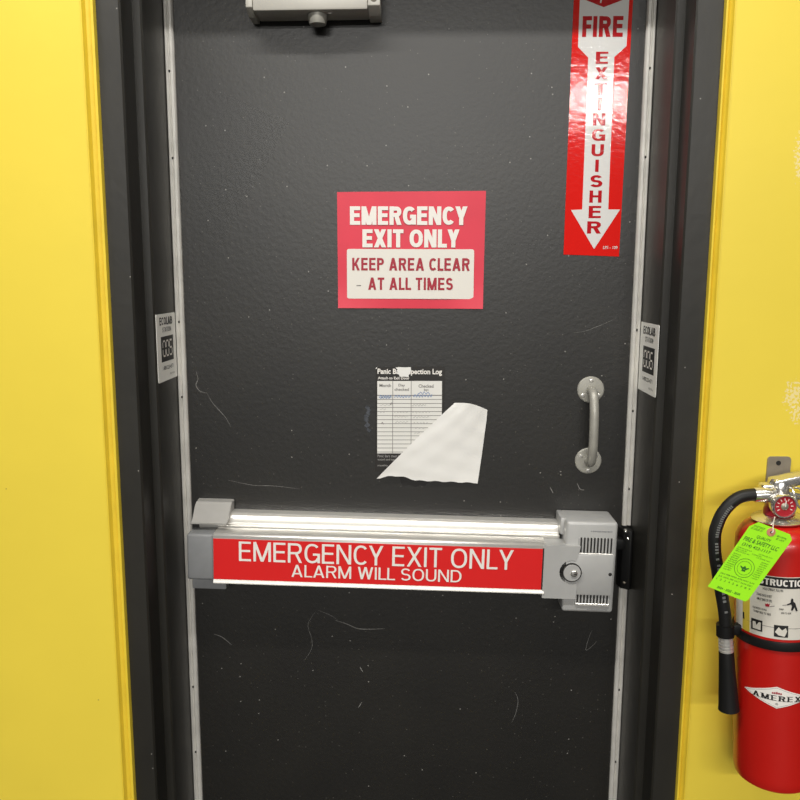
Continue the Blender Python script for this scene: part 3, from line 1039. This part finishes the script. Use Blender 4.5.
# speaker vents
for (ax, ay, bx_, by, n) in ((579.8, 537.6, 612.3, 554.2, 10), (576, 592.5, 608.2, 604.2, 10)):
    x0, z1 = qb(ax, ay, 0.083)
    x1, z0 = qb(bx_, by, 0.083)
    v = obj('vent', MB().box(x0, x1, -0.0828, -0.080, z0, z1), 'dark', hou)
    st = (x1 - x0) / n
    for k in range(n + 1):
        xx = x0 + k * st
        obj('vent_bar', MB().box(xx - st * 0.24, xx + st * 0.24, -0.0845, -0.081, z0, z1, 0.0004, 1), 'silver', v)
    obj('vent_lip', MB().box(x0 - 0.001, x1 + 0.001, -0.0862, -0.081, z0 - 0.004, z0 + 0.001, 0.0008, 1), 'alu_bright', v)
sx, sz = qb(610, 574.3, DB)
obj('screw', MB().screw(sx, -0.0825 - 0.0062, sz, 0.0035, 0.0012), 'dark', hou)
for (x0, x1, y) in ((591, 613, 531.3), (587, 608, 609.2)):
    xa, za = qb(x0, y, 0.083)
    xb, _ = qb(x1, y, 0.083)
    k = MB()
    n = 12
    for i in range(n):
        u = xa + (xb - xa) * (i + 0.1) / n
        k.box(u, u + (xb - xa) / n * random.uniform(0.5, 0.85), -0.0826, -0.0818, za - 0.001, za + 0.001)
    obj('embossed_marks', k, 'grey_plastic', hou)
# latch
lx, lz = qb(622, 543, 0.03)
obj('latch_bolt', MB().prism([(hx1 - 0.002, lz - 0.012), (lx, lz - 0.010), (lx + 0.004, lz), (lx, lz + 0.010), (hx1 - 0.002, lz + 0.012)], 'y', -0.042, -0.018, 0.002), 'black_plastic', root)

# strike on the jamb between the two strip halves
sp = at(629, 556, YD - 0.02)
root = thing('latch_strike', 'black latch strike on right jamb beside the alarm housing', 'latch strike', (Xr2, YD, zs2 + 0.004))
hS = zs1 - zs2 - 0.008
obj('strike_body', MB().prism([(-0.0005, -0.001), (-0.0005, -0.030), (-0.006, -0.034), (-0.020, -0.024), (-0.024, -0.001)], 'z', 0, hS, 0.0015), 'black_plastic', root)  # strike body, its black widened to stand in for shade beside the housing
for px, py in ((626, 531.8), (628, 538.8)):
    p = at(px, py, YD - 0.03)
    obj('screw', MB().lathe([(0.0034, 0), (0.0034, 0.006), (0.0028, 0.009), (0.0012, 0.0105), (0, 0.0105)], 20, Matrix.Translation((p.x - Xr2, -0.022, p.z - zs2 - 0.004)) @ face), 'chrome', root)
p = at(624.5, 583, YD - 0.03)
obj('screw', MB().screw(p.x - Xr2, -0.024, p.z - zs2 - 0.004, 0.003, 0.007), 'steel', root)

# =================================================================== EXTINGUISHER BRACKET
YW = -0.003
b1_ = at(768, 456.5, YW)
b2_ = at(791.5, 456.5, YW)
bl_ = at(765, 486, YW)
root = thing('wall_bracket', 'grey steel hanging bracket screwed to yellow wall above extinguisher', 'bracket', ((b1_.x + b2_.x) / 2, 0, b1_.z - 0.075))
bw = (b2_.x - b1_.x) / 2
pl_ = MB().prism(rounded(-bw, -0.01, bw, 0.075, 0.006), 'y', YW, -0.0003)
obj('plate', pl_, 'steel', root)
hp = at(778.5, 463, YW)
obj('hole', MB().lathe([(0.0042, 0), (0.0042, 0.0008), (0, 0.0008)], 20, Matrix.Translation((hp.x - root.location.x, YW + 0.0003, hp.z - root.location.z)) @ face), 'dark', root)
obj('hook', MB().prism([(-0.003, 0.012), (-0.045, 0.010), (-0.052, 0.016), (-0.055, 0.015), (-0.047, 0.005), (-0.003, 0.004)], 'x', -bw * 0.75, bw * 0.75, 0.001), 'steel', root)

# =================================================================== FIRE EXTINGUISHER
RT = 0.066
YE = -0.092
c0 = at(775.6, 697, YE)
zbot = at(784, 784, YE - RT * 0.5).z
zsh = at(742, 541, YE).z                 # where the shoulder begins
TILT = R(-3.4)
ER = Euler((0, TILT, 0)).to_matrix().inverted()
c0.x += math.tan(-TILT) * (c0.z - zbot)
root = thing('fire_extinguisher', 'red fire extinguisher with black hose and shiny valve hanging on yellow wall', 'fire extinguisher', (c0.x, YE, zbot), (0, TILT, 0))
EB = Vector((c0.x, YE, zbot))
V = lambda p: tuple(ER @ (p - EB))
hs = zsh - zbot
plate_z = at(770, 519, YE).z - zbot
tank = MB().lathe([(0, 0.004), (RT * 0.80, 0.0035), (RT * 0.90, 0.0), (RT * 0.97, 0.004), (RT * 0.995, 0.012), (RT, 0.02), (RT, hs), (RT * 0.985, hs + 0.010), (RT * 0.93, hs + 0.020), (RT * 0.82, hs + 0.029), (RT * 0.62, hs + 0.036), (RT * 0.36, hs + 0.040), (0.0, hs + 0.040)], 72)
obj('tank', tank, 'tank', root)
pz = hs + 0.046
fac2 = Matrix.Rotation(R(90), 4, 'X')
obj('collar_plate', MB().lathe([(0, pz - 0.004), (0.034, pz - 0.006), (0.042, pz - 0.006), (0.0425, pz - 0.0045), (0.038, pz - 0.0015), (0.018, pz + 0.004), (0, pz + 0.004)], 48), 'chrome', root)
obj('neck', MB().lathe([(0.024, pz + 0.003), (0.023, pz + 0.012), (0.018, pz + 0.020), (0, pz + 0.020)], 32), 'gauge_red', root)
vz = pz + 0.018
vb = MB().lathe([(0.015, vz), (0.017, vz + 0.004), (0.017, vz + 0.038), (0.013, vz + 0.044), (0, vz + 0.044)], 32)
vb.box(-0.030, 0.0, -0.012, 0.012, vz + 0.012, vz + 0.036, 0.003)
obj('valve_body', vb, 'chrome', root)
gpx = at(785, 506.5, YE - 0.035)
gx, gz = V(gpx)[0], V(gpx)[2]
gm_ = Matrix.Translation((gx, -0.014, gz)) @ fac2
ga = obj('gauge', MB().lathe([(0.010, -0.004), (0.0185, 0.004), (0.0195, 0.010), (0.0195, 0.020), (0.0182, 0.0225), (0.0168, 0.0225), (0.0166, 0.0195), (0, 0.0195)], 40, gm_), 'chrome', root)
obj('dial', MB().lathe([(0.0166, 0.0), (0.0166, 0.0203), (0, 0.0203)], 40, gm_), 'gauge_red', ga, 'red gauge dial')
obj('dial_centre', MB().lathe([(0.0060, 0.020), (0.0060, 0.0208), (0.003, 0.0225), (0, 0.0225)], 24, gm_), 'steel', ga)
dm = MB()
for k in range(9):
    a = R(-30 + 240 * k / 8)
    c, s = math.cos(a), math.sin(a)
    dm.ribbon([(gx + 0.0095 * c, gz + 0.0095 * s), (gx + 0.0135 * c, gz + 0.0135 * s)], 0.0011, -0.014 - 0.0207)
obj('dial_marks', dm, 'white_print', ga)
obj('needle', MB().ribbon([(gx, gz), (gx + 0.001, gz + 0.010)], 0.0016, -0.014 - 0.0229), 'white_print', ga)
# levers
lv = at(773, 483, YE - 0.01)
lx0, lz0_ = V(lv)[0], V(lv)[2]
lever = [(lx0, lz0_ - 0.006), (lx0 + 0.012, lz0_ - 0.012), (0.03, lz0_ - 0.004), (0.105, lz0_ + 0.014), (0.107, lz0_ + 0.019), (0.02, lz0_ + 0.010), (lx0 + 0.002, lz0_ + 0.004)]
obj('squeeze_lever', MB().prism(lever, 'y', -0.015, 0.015, 0.002), 'chrome', root)
hand_ = [(-0.014, vz + 0.016), (0.02, vz + 0.010), (0.06, vz + 0.004), (0.110, vz - 0.006), (0.112, vz - 0.001), (0.06, vz + 0.012), (0.02, vz + 0.022), (-0.014, vz + 0.026)]
obj('carry_handle', MB().prism(hand_, 'y', -0.012, 0.012, 0.002), 'chrome', root)
pa = at(792.5, 489, YE - 0.02)
pb_ = at(798.5, 506, YE - 0.03)
pr0, pr1 = V(pa), V(pb_)
ring = [Vector(pr0)]
obj('pull_pin', MB().tube([V(at(789, 487.5, YE - 0.018)), pr0, V(at(795, 497, YE - 0.028)), pr1, V(at(803, 508, YE - 0.03)), V(at(806, 499, YE - 0.028)), V(at(800, 489, YE - 0.022)), V(at(794, 488, YE - 0.019))], 0.0017, 8, 5), 'chrome', root)
# hose
HY = YE - 0.012
hp_ = [(757, 494.6), (748, 495), (739.5, 497), (732, 501.5), (726, 507.5), (720.6, 515), (717, 523), (714.3, 532), (713.7, 541), (714.2, 553), (716, 566), (718.6, 582), (721.5, 598), (723.6, 612), (724.8, 624), (725.5, 637)]
hpt = [V(at(x + 0.8, y, HY)) for x, y in hp_]
hose = obj('hose', MB().tube(hpt, 0.0100, 20, 4), 'rubber', root)
k = MB()
cl = catmull([Vector(p) for p in hpt], 4)
for i in range(14, 52):
    if random.random() < 0.75:
        t = (cl[i + 1] - cl[i]).normalized()
        nrm = Vector((-t.z, 0, t.x)) * random.uniform(-0.0004, 0.0004)
        ln = (cl[i + 1] - cl[i]) * 0.62
        k.ribbon([((cl[i] + nrm).x, (cl[i] + nrm).z), ((cl[i] + nrm + ln).x, (cl[i] + nrm + ln).z)], 0.0052, cl[i].y - 0.0104)
obj('hose_print', k, 'hose_print', hose)


def along(p0, p1, prof, n=28):
    p0, p1 = Vector(p0), Vector(p1)
    d = (p1 - p0)
    m = Matrix.Translation(p0) @ d.to_track_quat('Z', 'Y').to_matrix().to_4x4()
    L = d.length
    return MB().lathe([(r, z * L) for r, z in prof], n, m)


obj('hose_coupling', along(V(at(774, 494.5, HY)), V(at(754, 494.8, HY)), [(0, 0), (0.0125, 0), (0.0125, 0.16), (0.0105, 0.2), (0.0105, 0.27), (0.0118, 0.3), (0.0118, 0.97), (0.0112, 1.0), (0, 1.0)]), 'chrome', root)
rib = [(0, 0), (0.0112, 0)]
for i in range(5):
    rib += [(0.0118, 0.02 + i * 0.2), (0.0118, 0.12 + i * 0.2), (0.0105, 0.14 + i * 0.2), (0.0105, 0.2 + i * 0.2)]
rib += [(0, 1.0)]
obj('ferrule', along(V(at(725.4, 635.5, HY)), V(at(726.4, 652, HY)), rib), 'alu_bright', root)
obj('nozzle', along(V(at(726.3, 651, HY)), V(at(728.8, 709, HY)), [(0, 0), (0.0115, 0), (0.0120, 0.02), (0.0130, 0.3), (0.0165, 0.96), (0.0172, 1.0), (0.0145, 1.0), (0.012, 0.8), (0, 0.8)]), 'black_plastic', root)


# label wrapped round the tank
def wrapper(r, phi0=0.0):
    def f(u, z):
        a = u / RT + phi0
        return (r * math.sin(a), -r * math.cos(a), z)
    return f


def patch(r, u0, u1, z0, z1, n=40, mb=None, rin=None):
    mb = mb or MB()
    f = wrapper(r)
    g = wrapper(rin or r - 0.0005)
    prev = None
    for i in range(n + 1):
        u = u0 + (u1 - u0) * i / n
        cur = [mb.bm.verts.new(f(u, z0)), mb.bm.verts.new(f(u, z1)), mb.bm.verts.new(g(u, z1)), mb.bm.verts.new(g(u, z0))]
        if prev:
            for a in range(4):
                mb.bm.faces.new((prev[a], cur[a], cur[(a + 1) % 4], prev[(a + 1) % 4]))
        else:
            mb.bm.faces.new(cur)
        prev = cur
    mb.bm.faces.new(prev[::-1])
    bmesh.ops.recalc_face_normals(mb.bm, faces=mb.bm.faces[:])
    return mb


fz = lambda px, py: at(px, py, YE - RT * 0.93).z - zbot


def su(px, py):
    """pixel on the tank -> (arc length from the front, height)"""
    d = ER @ ray(px, py)
    oc = ER @ (CAM_LOC - EB)
    ox, oy = oc.x, oc.y
    a = d.x ** 2 + d.y ** 2
    bq = 2 * (ox * d.x + oy * d.y)
    cq = ox * ox + oy * oy - RT * RT
    disc = bq * bq - 4 * a * cq
    t = (-bq - math.sqrt(max(disc, 0))) / (2 * a)
    p = oc + d * t
    return math.atan2(p.x, -p.y) * RT, p.z


_, L1 = su(790, 577.5)
_, L0 = su(788, 640)
_, Lb = su(790, 588.8)
Lu0, Lu1 = -R(92) * RT, R(95) * RT
Yc0, YcZ = su(743.2, 606)
Yc1, YcZ = su(750, 606)
LB = obj('instruction_label', patch(RT + 0.0005, Lu0, Lu1, L0, L1), 'label_white', root, 'white instruction label with black heading')
obj('yellow_column', patch(RT + 0.0008, Yc0, Yc1, L0, Lb, 10), 'label_yellow', LB)
obj('heading_band', patch(RT + 0.0008, Yc0, Lu1, Lb, L1 - 0.001, 30), 'black_print', LB)
ut, zt2 = su(774.5, 582)
hb = (L1 - Lb)
u0c, _ = su(765.5, 581)
u1c, _ = su(800, 583)
wl = (u1c - u0c)
obj('lettering', caps('INSTRUCTIONS', u0c - wl * 0.45, Lb + hb * 0.2, u1c + wl * 0.42, L1 - hb * 0.22, 0, 0.22, 0.1, wrap=wrapper(RT + 0.0013)), 'white_print', LB)
wl13 = wrapper(RT + 0.0010)


def lt(t, x0, y0, x1, y1, m='black_print', bold=0.01):
    a, z1 = su(x0, (y0 + y1) / 2)
    c, z0 = su(x1, (y0 + y1) / 2)
    _, za = su((x0 + x1) / 2, y1)
    _, zc = su((x0 + x1) / 2, y0)
    obj('lettering', text_mesh(t, a, za, c, zc, 0, bold, wrap=wl13), m, LB)


lt('HOLD UPRIGHT, PULL PIN', 763, 588.5, 783, 591.5)
lt('STAND BACK 8 FEET', 757, 594, 772, 596.6)
lt('AIM AT BASE OF FIRE', 757, 598.4, 772, 601)
lt('SQUEEZE LEVER', 753, 607.5, 767, 609.6)
lt('SWEEP SIDE TO SIDE', 754, 611.6, 771, 613.8)
lt('SIDE TO SIDE', 781, 612.2, 791, 614)
lt('SWEEP', 779, 608.2, 783.5, 610)
ln = MB()
a0, za = su(748, 618)
a1, zb3 = su(799, 625)
patch(RT + 0.0009, a0, Lu1, za - 0.004, za - 0.0033, 20, ln)
obj('rule_line', ln, 'grey_print', LB)


def flatpoly(name, pts, m, r=0.0014):
    bmx = MB()
    f = wrapper(RT + r)
    P = [su(*p) for p in pts]
    fc = bmx.bm.faces.new([bmx.bm.verts.new(f(*p)) for p in P])
    fc.normal_update()
    if fc.normal.y > 0:
        fc.normal_flip()
    return obj(name, bmx, m, LB)


flatpoly('man_symbol', [(790.5, 600.5), (791.5, 598), (793, 598.8), (793, 601), (795, 603), (796.2, 607), (797.4, 610.5), (795.6, 610.8), (794.2, 606.8), (792.6, 610), (790.8, 610.4), (791.6, 606), (791.2, 604), (787, 605), (786.8, 604), (790.4, 602.4)], 'black_print')
flatpoly('hose_line', [(770, 605.9), (787, 604.2), (787, 604.8), (770, 606.6)], 'grey_print')
flatpoly('flame_symbol', [(765, 602.6), (766.4, 604), (767.6, 603), (768.6, 604.2), (770, 603), (769.4, 606.6), (765.8, 606.2)], 'sign_text_red')
def square(x0, x1, y0, y1):
    a, z1 = su(x0, (y0 + y1) / 2)
    c, _ = su(x1, (y0 + y1) / 2)
    _, za_ = su((x0 + x1) / 2, y0)
    _, zb_2 = su((x0 + x1) / 2, y1)
    obj('class_square', patch(RT + 0.0010, a, c, zb_2, za_, 10), 'black_print', LB)


square(751.6, 762.5, 619.3, 630.2)
flatpoly('class_symbol', [(753.4, 620.4), (756, 621), (757, 624.6), (759.4, 621.6), (761.4, 622.4), (761, 629.8), (753.4, 627.4)], 'label_white', 0.0019)
square(774, 788, 625.4, 637)
flatpoly('class_symbol', [(775, 631.4), (778.6, 626.6), (782, 630), (785.6, 627.6), (787, 631), (784.4, 636.4), (778.4, 634.8)], 'label_white', 0.0019)
flatpoly('warning_mark', [(743.4, 611.5), (744.8, 612), (745, 619), (743.6, 618)], 'black_print', 0.0012)

# strap holding the hose against the tank
_, bs = su(776, 646)
st_ = MB().lathe([(RT + 0.0003, bs - 0.0075), (RT + 0.003, bs - 0.0075), (RT + 0.0035, bs - 0.006), (RT + 0.0035, bs + 0.006), (RT + 0.003, bs + 0.0075), (RT + 0.0003, bs + 0.0075)], 64)
sb = obj('hose_strap', st_, 'black_plastic', root, 'black strap round the cylinder')
hc = Vector(V(at(725.2, 630, HY)))
clip = MB()
clip.tube([hc + Vector((0, 0, -0.010)), hc + Vector((0, 0, 0.010))], 0.0142, 24)
clip.box(hc.x + 0.008, -RT * 0.90, hc.y - 0.004, hc.y + 0.010, hc.z - 0.009, hc.z + 0.009, 0.002)
obj('hose_clip', clip, 'black_plastic', sb)

# diamond trade badge
bd_ = MB()
f1 = wrapper(RT + 0.0006)
cu_, cz_ = su(776.8, 697.5)
lu, lz_ = su(744.5, 685)
_, tz = su(777.6, 688)
_, bz_ = su(775.8, 710.6)
half = cu_ - lu
tz = cz_ + 0.0185
bz_ = cz_ - 0.0185


def badge(scale, r):
    mb = MB()
    f = wrapper(RT + r)
    n = 24
    up, dn = [], []
    for i in range(n + 1):
        t = -1 + 2 * i / n
        hh = 0.0188 * scale * (1 - abs(t))
        up.append(mb.bm.verts.new(f(cu_ + t * half * scale, cz_ + hh + 1e-5)))
        dn.append(mb.bm.verts.new(f(cu_ + t * half * scale, cz_ - hh - 1e-5)))
    for i in range(n):
        mb.bm.faces.new((up[i], dn[i], dn[i + 1], up[i + 1]))
    return mb


bo = obj('diamond_badge', badge(1.0, 0.0006), 'white_print', root, 'white diamond badge with black lettering')
obj('badge_line', badge(0.90, 0.0008), 'pencil', bo)
obj('badge_field', badge(0.865, 0.0010), 'white_print', bo)
obj('lettering', caps('AMEREX', cu_ - half * 0.67, cz_ - 0.0052, cu_ + half * 0.67, cz_ + 0.0036, 0, 0.19, 0.24, wrap=wrapper(RT + 0.0014), serif=True), 'black_print', bo)
cr_ = MB()
fw = wrapper(RT + 0.0014)
for k in range(5):
    u = cu_ - 0.006 + 0.003 * k
    h_ = 0.0026 + 0.0012 * (1 - abs(k - 2) / 2)
    pts = [(u - 0.0012, cz_ + 0.0062), (u + 0.0012, cz_ + 0.0062), (u + 0.0011, cz_ + 0.0062 + h_), (u - 0.0011, cz_ + 0.0062 + h_)]
    cr_.bm.faces.new([cr_.bm.verts.new(fw(*p)) for p in pts])
obj('crown_mark', cr_, 'sign_text_red', bo)
obj('registered_mark', text_mesh('®', cu_ - 0.002, cz_ - 0.0125, cu_ + 0.002, cz_ - 0.009, 0, 0.0, wrap=wrapper(RT + 0.0014)), 'black_print', bo)

# =================================================================== INSPECTION TAG
YT = YE - RT - 0.012
e0 = at(771, 532, YT)
bl = at(707.8, 586.5, YT)
br = at(747, 601.5, YT)
xa = (br - bl)
phi = math.atan2(xa.z, xa.x)
tr = thing('inspection_tag', 'lime green inspection tag tied to the fire extinguisher neck', 'tag', e0, (0, -phi - R(2.2), 0))
ang = phi + R(2.2)
RI = Matrix.Rotation(ang, 3, 'Y')


def qt(px, py):
    p = Matrix.Rotation(ang, 3, 'Y') @ (at(px, py, YT) - e0)
    return p.x, p.z


out = [qt(749.5, 526.3), qt(758.8, 522.2), qt(790, 534.4), qt(792, 540), qt(748.2, 600), qt(745, 601.6), qt(707.8, 586.5)]
obj('card', MB().prism(out, 'y', 0.0, 0.0006), 'tag', tr)
ep = Matrix.Translation((0, 0.0, 0)) @ face
ey = obj('eyelet', MB().lathe([(0.0018, 0), (0.0068, 0), (0.0068, 0.0008), (0.0018, 0.0008)], 28, ep), 'eyelet', tr)
obj('hole', MB().lathe([(0.0019, 0), (0.0019, 0.0010), (0, 0.0010)], 16, ep), 'dark', ey)
zL = [p[1] for p in out]
zt_t, zb_t = qt(771, 529)[1], qt(727, 594)[1]
xl_b, _ = qt(709, 586)
xr_b, _ = qt(746, 600)
# tag local axes: u along the printed lines, v from bottom (0) to top (1)
bot = min(zL)
top = max(zL)
xL = min(p[0] for p in out)
xR = max(p[0] for p in out)


def shear(me):
    """keep the lettering inside the slanted outline: shift along the tag's own long edge"""
    lb, lt_ = out[6], out[0]
    sl = (lt_[0] - lb[0]) / (lt_[1] - lb[1])
    for v in me.vertices:
        v.co.x += (v.co.z - lb[1]) * sl
    return me


lbx = out[6][0]
Wt = out[5][0] - out[6][0]
Ht = top - bot


def tt(t, u0, v0, u1, v1, bold=0.0, m='tag_ink'):
    obj('lettering', shear(text_mesh(t, lbx + Wt * u0, bot + Ht * v0, lbx + Wt * u1, bot + Ht * v1, -0.0003, bold)), m, tr)


tt('DO NOT REMOVE', 0.08, 0.93, 0.36, 0.955)
tt('BY ORDER OF', 0.06, 0.895, 0.34, 0.92)
tt('FIRE MARSHAL', 0.72, 0.90, 0.96, 0.925)
tt('BY LAW', 0.74, 0.865, 0.94, 0.89)
tt('QUALITY', 0.30, 0.80, 0.66, 0.845, 0.01)
tt('FIRE & SAFETY LLC', 0.06, 0.73, 0.94, 0.785, 0.012)
tt('(314) 423-1117', 0.10, 0.655, 0.82, 0.705, 0.012)
for v in (0.62, 0.595, 0.57):
    tt('SERVICED BY          LICENSE NO', 0.05, v, 0.95 if v != 0.595 else 0.7, v + 0.014)
for k in range(9):
    v = 0.53 - k * 0.028
    n1 = random.choice(('RECHARGED', 'NEW UNIT', 'HYDRO', 'SERVICE', 'CO2 DRY'))
    tt(n1, 0.05, v, 0.24, v + 0.016)
    tt(random.choice(('WATER', 'HALON', 'CLASS K', 'FOAM')), 0.78, v, 0.95, v + 0.016)
cxm = lbx + Wt * 0.5
czm = bot + Ht * 0.40
sl = (out[0][0] - out[6][0]) / (out[0][1] - out[6][1])
cxm += (czm - out[6][1]) * sl
sealm = MB()
for rr, wd in ((Wt * 0.24, 0.0007), (Wt * 0.175, 0.0005)):
    sealm.ribbon([(cxm + rr * math.cos(2 * math.pi * k / 40), czm + rr * math.sin(2 * math.pi * k / 40)) for k in range(41)], wd, -0.0003)
obj('seal_ring', sealm, 'tag_ink', tr)
em = MB()
em.ribbon([(cxm - 0.007, czm + 0.002), (cxm - 0.003, czm - 0.001), (cxm, czm + 0.001), (cxm + 0.003, czm - 0.001), (cxm + 0.007, czm + 0.002)], [0.0012, 0.003, 0.006, 0.003, 0.0012], -0.00034)
em.ribbon([(cxm - 0.003, czm - 0.004), (cxm + 0.003, czm - 0.004)], 0.003, -0.00032)
obj('seal_emblem', em, 'tag_ink', tr)
tt('JAN FEB MAR APR MAY JUN', 0.06, 0.235, 0.94, 0.26)
tt('JUL AUG SEP OCT NOV DEC', 0.06, 0.195, 0.94, 0.22)
tt('1  2  3  4  5  6  7  8  9', 0.06, 0.155, 0.94, 0.18)
tt('2024 - 2025 - 2026', 0.20, 0.05, 0.80, 0.08, 0.02)
bp = MB()
tip = Vector((0, 0, 0))
rr0 = Matrix.Rotation(ang, 3, 'Y')
w1_ = rr0 @ (at(773.2, 524, YT + 0.006) - e0)
w2_ = rr0 @ (at(774.8, 517, YE - 0.045) - e0)
obj('tie', MB().tube([(0, -0.0014, 0), (0.001, -0.003, 0.002), tuple(w1_), tuple(w2_)], 0.0008, 8, 6), 'wire', tr, 'thin white plastic tie')
